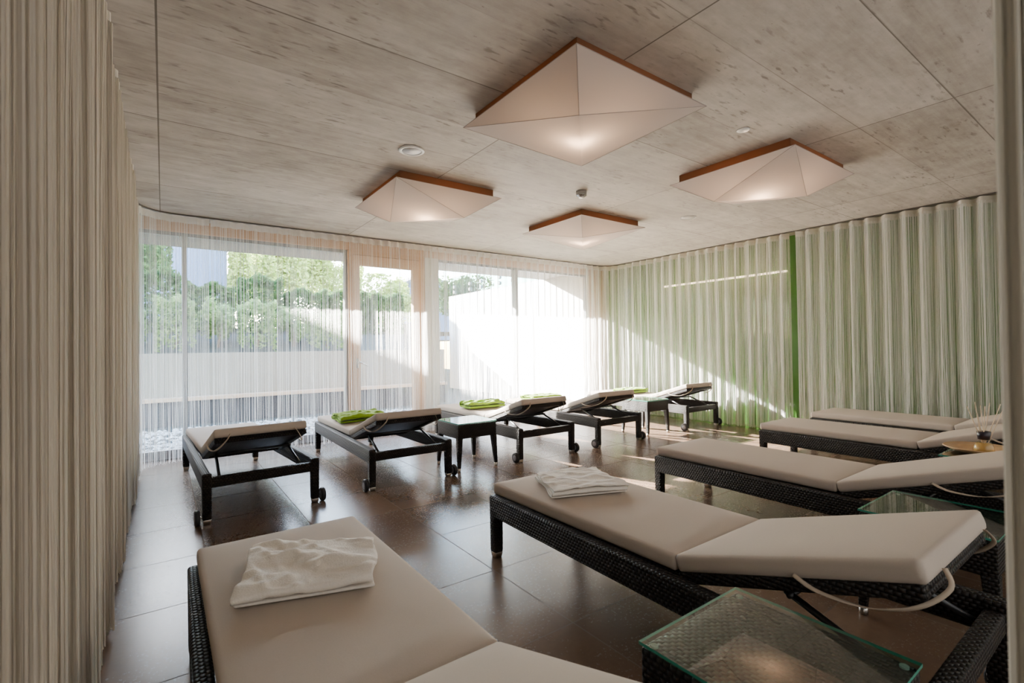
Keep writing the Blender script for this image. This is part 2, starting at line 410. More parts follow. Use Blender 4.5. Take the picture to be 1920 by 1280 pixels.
HINGE = -.24; CW = .328
def make_lounger():
    root = empty('sun_lounger')
    for s in (-1, 1):                                                            # side rails, foot to head
        bm = NB(); t = .055
        xo = [s*hw(y) for y in (L2, -L2)]
        lo = [(xo[0], L2, ZB), (xo[1], -L2, ZB), (xo[1]-s*t, -L2, ZB), (xo[0]-s*t, L2, ZB)]
        hi = [(x, y, ZT) for x, y, z in lo]
        hexa(bm, lo, hi, .012, 3); obj('side_rail', bm, WICK, root, True)
    obj('foot_rail', boxes((-FW+.05, FW-.05, L2-.06, L2-.005, ZB, ZT-.004), bev=.010), WICK, root, True)
    obj('head_rail', boxes((-HW+.05, HW-.05, -L2+.008, -L2+.065, .255, .330), bev=.012), WICK, root, True)
    obj('bed_deck', boxes((-FW+.05, FW-.05, HINGE, L2-.05, -.0+.32, .355), bev=.004), WICK, root)
    for s in (-1, 1):
        for e in (-1, 1):
            y = e*(L2-.032); x = s*(hw(y)-.031)
            bm = NB(); hexa(bm, [(x-.029, y-.029, .03), (x+.029, y-.029, .03), (x+.029, y+.029, .03), (x-.029, y+.029, .03)],
                            [(x-.031, y-.031, ZT-.003), (x+.031, y-.031, ZT-.003), (x+.031, y+.031, ZT-.003), (x-.031, y+.031, ZT-.003)], .009, 3)
            lg = obj('leg', bm, WICK, root, True)
            bm = NB(); hexa(bm, [(x-.022, y-.022, 0), (x+.022, y-.022, 0), (x+.022, y+.022, 0), (x-.022, y+.022, 0)],
                            [(x-.028, y-.028, .034), (x+.028, y-.028, .034), (x+.028, y+.028, .034), (x-.028, y+.028, .034)], .005, 2)
            obj('foot_cap', bm, CAP, lg, True)
    for s in (-1, 1):
        x = s*(HW+.028); y = -L2+.026
        bm = NB(); lathe(bm, [(.034, -.016), (.050, -.016), (.0555, -.009), (.0555, .009), (.050, .016), (.034, .016)], 28, 'X', (x, y, .0555))
        w = obj('wheel', bm, TYRE, root, True)
        bm = NB(); lathe(bm, [(.0, -.017), (.022, -.019), (.035, -.014), (.035, .014), (.022, .019), (.0, .017)], 24, 'X', (x, y, .0555)); obj('hub', bm, HUB, w, True)
        bm = NB(); tube(bm, [(s*(HW-.03), y, .0555), (s*(HW+.03), y, .0555)], .007); obj('axle', bm, CHROME, w, True)
    # raised back: built flat, then turned about the hinge
    ang = math.radians(17.8)
    T = Matrix.Translation((0, HINGE, .368)) @ Matrix.Rotation(-ang, 4, 'X')
    def turned(bm): bmesh.ops.transform(bm, matrix=T, verts=bm.verts); return bm
    bm = NB()
    box(bm, -.325, -.275, -.79, .0, -.045, -.002, .008); box(bm, .275, .325, -.79, .0, -.045, -.002, .008)
    box(bm, -.275, .275, -.79, -.74, -.045, -.002, .008); box(bm, -.275, .275, -.74, 0, -.028, -.006, .003)
    obj('backrest_frame', turned(bm), WICK, root, True)
    seat = obj('seat_cushion', cushion(-CW, CW, HINGE+.004, L2+.005, .367, .434, 3), CUSH, root, True)
    back = obj('back_cushion', turned(cushion(-CW, CW, -.81, -.004, .0, .066, 8, .002)), CUSH, root, True)
    for s in (-1, 1):
        bm = NB(); ribbon(bm, [(s*.335, -.46, .012), (s*.332, -.52, -.035), (s*.315, -.64, -.075), (s*.29, -.75, -.07), (s*.25, -.825, -.03), (s*.225, -.822, .015)], .013, .002, (s*.4, .8, .2))
        obj('corner_strap', turned(bm), STRAPM, back, True)
    bm = NB(); tube(bm, [(-.29, HINGE-.40, .425), (.29, HINGE-.40, .425)], .010); rod = obj('pivot_bar', bm, ROD, root, True)
    for s in (-1, 1):
        bm = NB(); tube(bm, [(s*.27, HINGE-.38, .43), (s*.29, -L2+.075, .30)], .011); obj('support_strut', bm, ROD, root, True)
    return root

proto = make_lounger()
beds = [  # x, y of the middle, turn, label
    (.575, 5.20, .053, 'bare sun lounger by the window, nearest the left string curtain'),
    (1.87, 5.235, .0, 'sun lounger before the glazed door with a folded lime green towel'),
    (3.515, 5.255, .0, 'window sun lounger with a rolled lime green towel, right of a side table'),
    (4.715, 5.255, .0, 'window sun lounger whose raised head half hides a pale green towel'),
    (6.545, 5.27, .0, 'sun lounger in the far corner between window and green wall'),
    (.437, 1.37, .0, 'nearest sun lounger, a crumpled white towel on its taupe seat'),
    (1.945, 1.41, .0, 'sun lounger with a neatly folded white towel at its foot end'),
    (3.545, 1.45, .0, 'bare sun lounger between two glass tables, its foot in a sunlit patch'),
    (5.33, 1.53, .0, 'bare sun lounger directly behind the reed diffuser'),
    (6.56, 1.56, .0, 'bare sun lounger touching the string curtain of the green wall'),
]
for i, (x, y, a, lb) in enumerate(beds):
    o = proto if i == 0 else copy_tree(proto)
    o.location = (x, y, 0); o.rotation_euler = (0, 0, a)
    tag(o, lb, 'sun lounger', 'window row of loungers' if i < 5 else 'near row of loungers')

# ------------------------------------------------------------------ side tables
def make_table():
    root = empty('side_table')
    obj('apron', boxes((-.23, .23, -.23, .23, .325, .468), bev=.008), WICK, root, True)
    for sx in (-1, 1):
        for sy in (-1, 1):
            bm = NB(); a, b = .205*sx, .205*sy; c, d_ = .222*sx, .222*sy
            hexa(bm, [(c-.016, d_-.016, .03), (c+.016, d_-.016, .03), (c+.016, d_+.016, .03), (c-.016, d_+.016, .03)],
                 [(a-.028, b-.028, .335), (a+.028, b-.028, .335), (a+.028, b+.028, .335), (a-.028, b+.028, .335)], .006, 2)
            lg = obj('leg', bm, WICK, root, True)
            bm = NB(); lathe(bm, [(.012, 0), (.017, .004), (.018, .034)], 14, 'Z', (c, d_, 0)); obj('foot_cap', bm, CAP, lg, True)
    for sx in (-1, 1):
        for sy in (-1, 1):
            bm = NB(); lathe(bm, [(.010, .4675), (.010, .473)], 12, 'Z', (.205*sx, .205*sy, 0)); obj('pad', bm, PADM, root)
    g = obj('glass_top', boxes((-.233, .233, -.233, .233, .473, .481)), GREENGLASS, root)
    g.data.materials.append(EDGE)
    for p in g.data.polygons:
        if abs(p.normal.z) < .5: p.material_index = 1
        elif p.normal.z < 0: p.material_index = 0
    return root
tp = make_table()
for i, (x, y, lb) in enumerate([
    (2.636, 4.515, 'wicker side table with glass top between the green-towel loungers near the glazed door'),
    (5.63, 4.56, 'wicker side table with glass top standing beside the far corner lounger'),
    (1.235, .612, 'nearest wicker side table whose glass top mirrors a glowing ceiling lamp'),
    (2.835, .665, 'glass-topped side table half hidden behind the raised head of the towelled near lounger'),
    (4.50, .76, 'glass-topped side table carrying the wooden dish and reed diffuser')]):
    o = tp if i == 0 else copy_tree(tp)
    o.location = (x, y, 0); tag(o, lb, 'side table', 'glass-topped wicker side tables')

# dish + reed diffuser
px, py = 4.55, .835
bm = NB(); lathe(bm, [(.0, .482), (.06, .482), (.14, .492), (.195, .516), (.19, .522), (.14, .504), (.11, .4915), (.0, .490)], 40)
dish = obj('wooden_dish', bm, wood_mat('dish_wood', (.38, .22, .10), (.58, .38, .20), 'X', .35), None, True, (px, py, 0))
tag(dish, 'shallow round wooden dish under the reed diffuser on the glass table', 'dish')
df = empty('reed_diffuser', (px-.012, py-.022, .4918))
bm = NB(); lathe(bm, [(.0, 0), (.056, 0), (.058, .01), (.052, .04), (.034, .070), (.026, .080), (.026, .092)], 28)
obj('bottle', bm, glass_mat('bottle_glass', (.97, .95, .9), 1.3), df, True)
bm = NB(); lathe(bm, [(.0, .004), (.053, .004), (.055, .01), (.049, .042), (.036, .062), (.0, .062)], 28)
obj('oil', bm, plain('amber_oil', (.42, .27, .09), .15), df, True)
bm = NB(); lathe(bm, [(.0, .085), (.031, .085), (.037, .140), (.031, .140), (.0, .125)], 24)
obj('collar', bm, plain('black_purple_collar', (.012, .008, .016), .35), df, True)
rr = random.Random(4); REED = plain('natural_reed', (.66, .52, .36), .8)
for k, (dx, dy) in enumerate([(-.085, .02), (-.065, -.01), (-.03, .02), (-.025, -.03), (.02, .03), (.085, .03), (.115, -.02), (.145, .02)]):
    cx, cy = math.cos(35.76*PI/180), -math.sin(35.76*PI/180)
    bm = NB(); b0 = Vector((rr.uniform(-.012, .012), rr.uniform(-.012, .012), .02))
    tube(bm, [b0, (dx*cx+dy*.5, dx*cy+dy, .335+rr.uniform(-.03, .02)-abs(dx)*.2)], .0028, 6); obj('reed', bm, REED, df, True)
tag(df, 'glass reed diffuser with dark collar and pale sticks standing on the wooden dish', 'reed diffuser')

# ------------------------------------------------------------------ towels
def towel(name, quad, z, layers, lt, m, seed, wr=.006, diag=0., tilt=.0):
    """cloth folded back and forth: one sheet running through all layers; quad = four plan corners (near-left, near-right, far-right, far-left)"""
    r = random.Random(seed); q = [Vector((*p, 0)) for p in quad]
    prof = []                                                                    # (v 0..1 front to back, height) of the sheet's middle line
    n = 26
    for k in range(layers):
        zz = lt*(k+.5); rng = range(n+1) if k % 2 == 0 else range(n, -1, -1)
        inset = .0 if k == layers-1 else .012*r.random()+.01
        for i in rng: prof.append((inset+(1-2*inset)*i/n, zz, k))
        if k < layers-1:
            end = 1 if k % 2 == 0 else 0
            for s in (.25, .5, .75):
                a = PI*s; bul = .5*lt*math.sin(a)*1.4
                dv = bul/.35*(1 if end else -1)
                prof.append(((1-inset if end else inset)+dv, zz+.5*lt*(1-math.cos(a)), k))
    NU = 44; V = []; ph = [r.uniform(0, 6.3) for _ in range(12)]
    def wrinkle(u, v, k):
        a = wr*(.2+.8*(k/max(1, layers-1))**1.5)
        s = .5*math.sin(9*u+7*v+ph[0])+.35*math.sin(16*v-5*u+ph[1])+.3*math.sin(27*v+9*u+ph[2]+2*math.sin(5*u+ph[3]))+.22*math.sin(41*v-13*u+ph[4]+math.sin(9*u+ph[6]))+.16*math.sin(67*v+21*u+ph[7]+2*math.sin(11*v+ph[8]))+.12*math.sin(95*v-40*u+ph[9]+2*math.sin(17*u))
        s += .9*((1-abs(math.sin(7*v+11*u+ph[10]+1.5*math.sin(4*u+ph[3]))))**3-.2)+.7*((1-abs(math.sin(13*v-4*u+ph[11]+1.2*math.sin(7*u))))**3-.2)
        s += diag*math.exp(-((v-.75+.55*u)/.10)**2)*2.2
        return a*s
    rows = []
    for i in range(NU+1):
        u = i/NU; row = []
        for j, (v, zz, k) in enumerate(prof):
            uu = u + .012*math.sin(7*v+ph[5]+k)*(1 if .02 < u < .98 else 1.6)
            p = (q[0]*(1-uu)+q[1]*uu)*(1-v)+(q[3]*(1-uu)+q[2]*uu)*v
            e = min(1, min(u, 1-u)/.06, )
            zz2 = zz + max(-.25*lt, wrinkle(u, v, k))*(1 if k else .15) - tilt*u*zz
            drop = (1-e)*lt*.18*k
            row.append((p.x, p.y, z+.002+zz2-drop))
        rows.append(row)
    W = len(prof); V = [p for row in rows for p in row]
    F = [(i*W+j, i*W+j+1, (i+1)*W+j+1, (i+1)*W+j) for i in range(NU) for j in range(W-1)]
    o = pyobj(name, V, F, m, None, True)
    s = o.modifiers.new('thick', 'SOLIDIFY'); s.thickness = lt*.62; s.offset = 0
    s2 = o.modifiers.new('sub', 'SUBSURF'); s2.levels = 1; s2.render_levels = 1
    return o
CT = .441
tag(towel('white_towel', [(.17, 1.735), (.575, 1.605), (.695, 1.93), (.285, 2.15)], CT, 3, .019, TOWEL, 5, .0115, .9),
    'crumpled white towel lying skewed on the nearest taupe lounger', 'towel')
tag(towel('white_towel', [(1.665, 1.96), (2.075, 1.80), (2.20, 2.18), (1.83, 2.31)], CT, 4, .0135, TOWEL, 11, .008, .2),
    'neatly folded white towel with rolled edges at the foot end of a near-row lounger', 'towel')
tag(towel('green_towel', [(1.555, 5.33), (2.06, 5.36), (2.09, 5.72), (1.575, 5.74)], CT, 3, .030, GREEN, 21, .014),
    'thick lime green towel folded in three on the lounger before the glazed door', 'towel')
tag(towel('green_towel', [(3.215, 5.42), (3.76, 5.40), (3.80, 5.68), (3.24, 5.72)], CT, 2, .046, GREEN, 31, .018),
    'rolled lime green towel lying at the foot end of the third window lounger', 'towel')
tag(towel('green_towel', [(4.44, 5.62), (4.98, 5.60), (5.0, 5.93), (4.45, 5.95)], CT, 2, .040, GREEN, 41, .008),
    'sun-bleached pale green towel peeking over the raised head of a window lounger', 'towel')
tag(towel('green_towel', [(6.24, 5.40), (6.74, 5.38), (6.76, 5.70), (6.25, 5.72)], CT, 2, .042, GREEN, 51, .008),
    'lime green towel on the corner lounger next to the string-curtained green wall', 'towel')

# ------------------------------------------------------------------ string curtains
def path_fn(pts):
    P = [Vector((*p, 0)) for p in pts]; ln = [(b-a).length for a, b in zip(P, P[1:])]; tot = sum(ln)
    def f(s):
        s = min(max(s, 0), tot)
        for a, b, l in zip(P, P[1:], ln):
            if s <= l or b is P[-1]:
                d = (b-a)/l; return a+d*s, Vector((-d.y, d.x, 0))
            s -= l
    return f, tot

def arc(cx, cy, r, a0, a1, n=7): return [(cx+r*math.cos(a0+(a1-a0)*i/n), cy+r*math.sin(a0+(a1-a0)*i/n)) for i in range(n+1)]

def curtain(pts, label, dens, amp, pitch, rad, m, seed, top=H-.022, hh=.075, bottom=.012, gather=None, group='string curtains', gaps=()):
    r = random.Random(seed); f, tot = path_fn(pts); root = empty('string_curtain', (*pts[0], 0))
    org = Vector((*pts[0], 0))
    ph = r.uniform(0, 6); wob = [r.uniform(.6, 1.5) for _ in range(int(tot/pitch)+4)]; jit = [r.uniform(-.3, .3) for _ in range(int(tot/pitch)+4)]
    def fold(s, z):
        q = s/pitch; k = int(q); t = q-k
        a = wob[k]*(1-t)+wob[k+1]*t; j = jit[k]*(1-t)+jit[k+1]*t
        lo = min(1, (top-z)/1.2)
        return amp*a*(math.sin(2*PI*q+ph+j*2)*(1-.25*lo)+.35*lo*math.sin(5.1*q+ph*2))
    # header tape
    V, F = [], []; n = max(8, int(tot/.012))
    for i in range(n+1):
        s = tot*i/n; p, nn = f(s); p = p-org
        for z in (top, top-hh):
            g = p+nn*fold(s, z); V.append((g.x, g.y, z))
    F = [(2*i, 2*i+2, 2*i+3, 2*i+1) for i in range(n)]
    pyobj('header_tape', V, F, HEADM, root, True)
    V, F = [], []; N = int(tot*dens); Z = [top-hh*.6, 1.9, 1.0, bottom]
    clump = [r.uniform(-1, 1) for _ in range(int(tot/.021)+3)]
    for i in range(N):
        s = tot*(i+r.random())/N
        if any(a < s < b for a, b in gaps): continue
        if gather:
            ga, gb, share = gather
            if r.random() < share: s = ga+(gb-ga)*r.random()
        c = s/.021; k = int(c); cl = clump[k]*(1-c+k)+clump[k+1]*(c-k)
        dn = r.gauss(0, .004); d1, d2, d3 = r.gauss(0, .0025), r.gauss(0, .004), r.gauss(0, .007)
        zb = bottom+abs(r.gauss(0, .012)); base = len(V); an0 = r.uniform(0, PI); tw = r.uniform(-.5, .5)
        for z, ds in zip(Z, (0, .35*d2+.004*cl, d2+.008*cl, d3+.011*cl)):
            if z == bottom: z = zb
            p, nn = f(s+ds); g = p-org+nn*(fold(s, z)+dn)
            an = an0+tw*(top-z); cx, cy = 1.25*rad*math.cos(an), 1.25*rad*math.sin(an)
            V += [(g.x+cx, g.y+cy, z), (g.x-cx, g.y-cy, z)]
        F += [(base+2*a, base+2*a+1, base+2*a+3, base+2*a+2) for a in range(3)]
    me = bpy.data.meshes.new('strings'); me.from_pydata(V, [], F); me.update()
    o = link('strings', me, m, root); o['kind'] = 'stuff'
    tag(root, label, 'curtain', group)
    return root

YC, XC, XLC = 6.60, 7.07, -.22
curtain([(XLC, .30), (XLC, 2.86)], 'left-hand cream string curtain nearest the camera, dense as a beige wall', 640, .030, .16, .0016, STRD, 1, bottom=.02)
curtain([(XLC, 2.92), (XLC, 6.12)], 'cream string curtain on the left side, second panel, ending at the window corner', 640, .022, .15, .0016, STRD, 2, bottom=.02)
curtain(arc(XLC+.36, YC-.36, .36, PI+.2, PI/2) + [(.44, YC)], 'narrow sheer string curtain bending round the left window corner', 200, .014, .15, .0010, STR, 12)
curtain([(.455, YC), (3.39, YC)], 'sheer white string curtain over the left window and glazed door', 200, .020, .13, .0010, STR, 3, gather=(2.72, 2.93, .16))
curtain([(3.41, YC), (6.42, YC)], 'sheer white string curtain over the sunlit right window', 290, .020, .14, .0011, STR, 4)
curtain([(6.44, YC), (6.76, YC)] + arc(XC-.3, YC-.3, .3, PI/2, 0) + [(XC, 3.20)], 'string curtain in the far right corner crossed by the slanting edge of sunlight', 560, .034, .165, .0014, STR, 5)
curtain([(XC, 3.09), (XC, .35)], 'string curtain on the green wall, nearer panel behind the bare loungers', 600, .036, .17, .0014, STR, 6)
curtain([(.600, .0930), (.607, .03), (.63, -.14)], 'gathered string curtain very close to the camera along the right picture edge', 2400, .006, .06, .0016, STRN, 9)
tr = NB()
def track(pts):
    f, tot = path_fn(pts); n = max(2, int(tot/.06)); prev = None
    for i in range(n+1):
        p, nn = f(tot*i/n); cur = [tr.verts.new((p+nn*a).to_tuple()[:2]+(z,)) for a, z in ((-.010, H-.001), (.010, H-.001), (.010, H-.014), (-.010, H-.014))]
        if prev:
            for k in range(4): tr.faces.new((prev[k], prev[(k+1) % 4], cur[(k+1) % 4], cur[k]))
        prev = cur
track([(XLC, .2)] + arc(XLC+.36, YC-.36, .36, PI, PI/2) + arc(XC-.3, YC-.3, .3, PI/2, 0) + [(XC, .2)])
tag(obj('curtain_track', tr, TRACK), 'thin dark curtain track running round the edge of the concrete ceiling', 'curtain track')

# thin emissive strip on the green wall, behind the string curtain
o = obj('glow_strip', boxes((XR-.035, XR-.002, 3.36, 5.46, 2.285, 2.310)), plain('warm_glow_strip', (.9, .7, .5), .4, emis=(1., .72, .45), es=6.))
tag(o, 'thin warm glowing strip on the green wall, visible through the string curtain', 'light strip')

# ------------------------------------------------------------------ ceiling lamps
def make_lamp():
    root = empty('ceiling_lamp'); hs, q, zb, zl = .545, .275, -.085, -.255
    obj('mounting_frame', boxes((-.485, .485, -.485, -.478, -.070, 0), (-.485, .485, .478, .485, -.070, 0), (-.485, -.478, -.478, .478, -.070, 0), (.478, .485, -.478, .478, -.070, 0)), LAMPW, root)
    A, B, Cc, D = (-hs, -hs, zb), (-hs, hs, zb), (hs, -hs, zb), (hs, hs, zb); P_, Q_ = (-q, -q, zl), (q, q, zl)
    V = [A, B, Cc, D, P_, Q_]
    F = [(0, 4, 1), (0, 2, 4), (1, 4, 5), (2, 5, 4), (3, 1, 5), (3, 5, 2)]
    pyobj('fabric_shade', V, F, SHADE, root)
    bm = NB()
    for a, b in ((A, P_), (B, P_), (Cc, P_), (B, Q_), (Cc, Q_), (D, Q_), (A, B), (A, Cc), (B, D), (Cc, D)): tube(bm, [a, b], .0022, 6)
    obj('seam_piping', bm, PIPE, root)
    bm = NB(); lathe(bm, [(.0, -.16), (.025, -.152), (.03, -.13), (.02, -.10), (.014, -.08), (.014, -.0)], 16)
    obj('bulb', bm, plain('warm_bulb', (1, .9, .8), .4, emis=(1., .74, .45), es=25.), root, True)
    return root
lamp = make_lamp()
def bulb_light(x, y, w):
    l = bpy.data.lights.new('lamp_glow', 'POINT'); l.energy = w; l.color = (1., .70, .45); l.shadow_soft_size = .05
    o = bpy.data.objects.new('lamp_glow', l); C.objects.link(o); return o
for i, (x, y, rz, w, lb) in enumerate([
    (2.175, 2.24, 0, 5., 'largest-looking square fabric ceiling lamp, nearest, above the middle of the near row'),
    (2.165, 4.45, -PI/2, 4., 'folded white fabric ceiling lamp at the left, nearest the glazed door'),
    (4.335, 4.45, 0, 4., 'farthest white fabric ceiling lamp, in front of the sunlit right window'),
    (4.335, 2.20, -PI/2, 5., 'folded fabric ceiling lamp at the right, nearest the green wall')]):
    o = lamp if i == 0 else copy_tree(lamp)
    o.location = (x, y, H); o.rotation_euler = (0, 0, rz); tag(o, lb, 'ceiling lamp', 'folded fabric ceiling lamps')
    g = bulb_light(x, y, w); g.parent = o; g.location = (0, 0, -.175)

def disc(name, x, y, prof, m, label, cat, inner=None):
    root = empty(name, (x, y, H)); bm = NB(); lathe(bm, prof, 32); obj('rim', bm, m, root, True)
    if inner: bm = NB(); lathe(bm, inner[0], 32); obj('grille', bm, inner[1], root, True)
    return tag(root, label, cat)
disc('ceiling_speaker', 1.585, 3.51, [(.075, -.001), (.100, -.001), (.100, -.007), (.092, -.012), (.080, -.012), (.075, -.009), (.075, -.001)], WPLAST, 'round white ceiling speaker left of the nearest lamp', 'ceiling speaker',
     ([(0, -.008), (.076, -.008), (.076, -.001)], plain('speaker_grille', (.55, .56, .58), .5)))
disc('cover_plate', 3.42, 1.845, [(0, -.006), (.040, -.006), (.046, -.001)], WPLAST, 'small plain white cover plate on the ceiling between the right-hand lamps', 'cover plate')
disc('ceiling_speaker', 5.20, 3.51, [(.085, -.001), (.093, -.001), (.093, -.006), (.085, -.006), (.085, -.001)], WPLAST, 'flush concrete-coloured round ceiling speaker with a thin white rim, toward the green wall', 'ceiling speaker',
     ([(0, -.004), (.086, -.004), (.086, -.001)], plain('painted_grille', (.42, .39, .35), .8)))
sd = empty('smoke_detector', (3.41, 3.51, H))
bm = NB(); lathe(bm, [(0, 0), (.055, 0), (.055, -.030), (.048, -.036), (0, -.036)][::-1], 28); obj('base', bm, plain('detector_base', (.35, .32, .29), .5), sd, True)
bm = NB(); lathe(bm, [(0, -.066), (.026, -.066), (.030, -.060), (.030, -.050), (.052, -.045), (.052, -.036), (0, -.036)], 28); obj('sensor_head', bm, CHROME, sd, True)
tag(sd, 'small grey metallic smoke detector on the ceiling among the four lamps', 'smoke detector')

# ------------------------------------------------------------------ outdoors
struct('courtyard_ground', boxes((-14, 14, YB+.16, 40, -.12, -.02)), SOIL)
struct('roof_overhang', boxes((-10, 12, YB+.16, 8.95, 2.845, 3.25)), OCONC)
struct('retaining_wall', boxes((-10, 5.40, 10.25, 10.45, -.02, 1.22), (5.20, 5.40, 10.45, 13.7, -.02, 1.9)), OCONC)
struct('courtyard_side_wall', boxes((7.4, 7.7, YB+.1, 13.68, -.02, 2.85)), WCONC)
def slab(name, pts, m):
    bm = NB(); v = [bm.verts.new(p) for p in pts]; bm.faces.new(v); return struct(name, bm, m)
slab('planted_bank', [(-10, 10.44, 1.15), (5.25, 10.44, 1.15), (5.25, 12.4, 1.75), (-10, 12.4, 1.75)], SOIL)
slab('upper_garden_ground', [(-14, 12.4, 1.74), (5.25, 12.4, 1.74), (5.25, 13.7, 1.76), (14, 13.7, 1.76), (14, 40, 2.2), (-14, 40, 2.2)], SOIL)

bn = empty('garden_bench', (0, 10.0, 0))
obj('seat_plank', boxes((-8, 5.35, -.0, .235, .40, .465), bev=.006), BENCHW, bn)
obj('shade_panel', boxes((-8, 5.35, .12, .240, -.02, .40)), plain('bench_shade_blue', (.05, .055, .07), .8), bn)  # dark blue panel: the shade under the seat put into its colour
tag(bn, 'long wooden bench ledge fixed along the low concrete wall outside', 'bench')

gb = empty('glass_balustrade', (7.43, 0, 2.85))
for y0 in (9.05, 10.6, 12.15): obj('glass_panel', boxes((0, .014, y0, y0+1.5, 0.02, .60)), glass_mat('balustrade_glass', (.80, .92, .88), 1.5), gb)
obj('handrail', boxes((-.01, .025, 9.0, 13.7, .60, .625)), ALU, gb)
obj('base_rail', boxes((-.02, .03, 9.0, 13.7, -.0, .03)), ALU, gb)
for y0 in (9.3, 10.25, 10.85, 11.8, 12.4, 13.35):
    for z in (.14, .30): 
        bm = NB(); lathe(bm, [(0, -.04), (.05, -.04), (.05, .03), (0, .03)], 14, 'X', (0, y0, z)); obj('fixing_bolt', bm, plain('dark_bolt', (.12, .13, .14), .4, metal=.5), gb)
tag(gb, 'glass balustrade with round metal fixings on top of the sunlit side wall outside', 'balustrade')

# pebbles: nobody could count them
V, F = [], []; r = random.Random(12)
for k in range(2600):
    x, y = r.uniform(-.6, 6.6), r.uniform(7.3, 9.6)
    a, b_, h_ = r.uniform(.02, .05), r.uniform(.02, .045), r.uniform(.012, .03); t = r.uniform(0, PI); base = len(V)
    for i in range(6):
        an = t+PI/3*i; V.append((x+a*math.cos(an), y+b_*math.sin(an), -.02+h_*.5*r.uniform(.6, 1.2)))
    V.append((x, y, -.02+h_*1.3)); V += [(x+a*.7*math.cos(t+PI/3*i), y+b_*.7*math.sin(t+PI/3*i), -.03) for i in range(6)]
    F += [(base+i, base+(i+1) % 6, base+6) for i in range(6)] + [(base+7+i, base+7+(i+1) % 6, base+(i+1) % 6, base+i) for i in range(6)]
tag(pyobj('pebbles', V, F, GRAV), 'pale pebbles strewn over the courtyard outside the window', 'pebbles', kind='stuff')

def foliage(n, sx, sy, sz, leaf, seed, shell=.55, boxy=False):
    r = random.Random(seed); V, F = [], []
    lobes = [(r.gauss(0, .45), r.gauss(0, .45), r.uniform(-.4, .7), r.uniform(.35, .6)) for _ in range(12)]
    for k in range(n):
        cx, cy, cz, cr = r.choice(lobes)
        d = Vector((r.gauss(0, 1), r.gauss(0, 1), r.gauss(0, 1))).normalized()*cr*(shell+(1-shell)*r.random())
        p = Vector((max(-1, min(1, cx+d.x))*sx, max(-1, min(1, cy+d.y))*sy, max(-1, min(1, cz+d.z))*sz))
        if boxy:
            g = Vector((r.uniform(-1, 1), r.uniform(-1, 1), r.uniform(-1, 1))); ax = r.choice((0, 1, 1, 2)); g[ax] = (1 if ax == 2 else r.choice((-1, 1)))*r.uniform(.8, 1)
            g[2] *= 1+.12*math.sin(g[0]*5+seed)+r.gauss(0, .05); p = Vector((g.x*sx, g.y*sy, g.z*sz))
        a = Vector((r.gauss(0, 1), r.gauss(0, 1), r.gauss(0, .6))).normalized(); b_ = a.orthogonal().normalized()
        b_ = (b_ + a.cross(b_)*r.uniform(-1, 1)).normalized(); s = leaf*r.uniform(.6, 1.3); base = len(V)
        V += [p-a*s, p+b_*s*.5, p+a*s, p-b_*s*.5]; F.append((base, base+1, base+2, base+3))
    return V, F

def plant(name, label, cat, group, loc, size, n, leaf, m, seed, trunk=.0, tr_r=.05, boxy=False):
    root = empty(name, loc); V, F = foliage(n, *size, leaf, seed, boxy=boxy)
    V = [(v[0], v[1], v[2]+trunk+size[2]) for v in V]
    pyobj('foliage', V, F, m, root)
    bm = NB(); tube(bm, [(0, 0, -.05), (.04, .02, (trunk+size[2])*.5), (0, 0, trunk+size[2])], tr_r, 8, tr_r*.4); obj('trunk', bm, BARK, root, True)
    return tag(root, label, cat, group)

for k, (lb, hgt) in enumerate([('light green shrub on the outdoor bank, leftmost, against the curtained corner', .42), ('light green shrub on the outdoor bank, second from the left', .46),
                             ('tallest light green shrub on the outdoor bank, third from the left', .50), ('light green shrub on the outdoor bank, fourth from the left', .45),
                             ('light green shrub on the outdoor bank, fifth from the left', .42), ('smallest light green shrub on the outdoor bank, nearest the glazed door', .35)]):
    plant('shrub', lb, 'shrub', 'shrubs on the planted bank', (-.5+.68*k, 11.0, 1.28), (.31, .42, hgt), 1700, .042, LEAFB, 100+k, .02, .03, k % 2 == 1)
for k, lb in enumerate(['dark hedge plant above the bank, leftmost of the row', 'dark hedge plant above the bank, second from the left', 'dark hedge plant above the bank, below the pale house wall',
                        'dark hedge plant above the bank, below the slim sunny tree', 'dark hedge plant above the bank, fifth from the left', 'dark hedge plant above the bank, just left of the glazed door',
                        'dark hedge plant above the bank, seen through the glazed door']):
    h_ = .58+.07*math.sin(k*2.3) if k < 4 else .50
    plant('hedge_plant', lb, 'hedge plant', 'hedge row above the bank', (-1.10+k*.965, 12.25, 1.62), (.435, .32, h_), 6500, .045, LEAFD, 200+k, .0, .03, True)
plant('broad_tree', 'dark leafy tree outside at the left edge of the window', 'tree', 'garden trees', (-1.0, 15.5, 1.8), (1.15, 1.0, 1.3), 5000, .09, LEAFD, 301, .6, .09)
plant('broad_tree', 'sunny yellow-green tree behind the hedge beside the pale house', 'tree', 'garden trees', (3.75, 24, 2.0), (1.6, 1.2, 2.2), 15000, .12, LEAFY, 302, .2, .09)
plant('broad_tree', 'feathery olive-green tree behind the hedge left of the glazed door', 'tree', 'garden trees', (6.9, 26.8, 2.0), (2.0, 1.2, 2.3), 15000, .11, LEAFY, 303, .1, .08)
plant('broad_tree', 'slim sunny tree touching the corner of the pale house', 'tree', 'garden trees', (2.20, 19.0, 2.0), (.40, .4, 1.6), 5000, .09, LEAFY, 306, .1, .05)
plant('broad_tree', 'bright green tree seen through the glazed door', 'tree', 'garden trees', (9.7, 24, 2.0), (1.5, 1.2, 1.5), 7000, .11, LEAFY, 304, .1, .08)
plant('broad_tree', 'grey-green tree above the balustrade outside the right window', 'tree', 'garden trees', (12.6, 22, 2.0), (1.7, 1.2, 1.4), 5000, .11, LEAFD, 305, .2, .08)

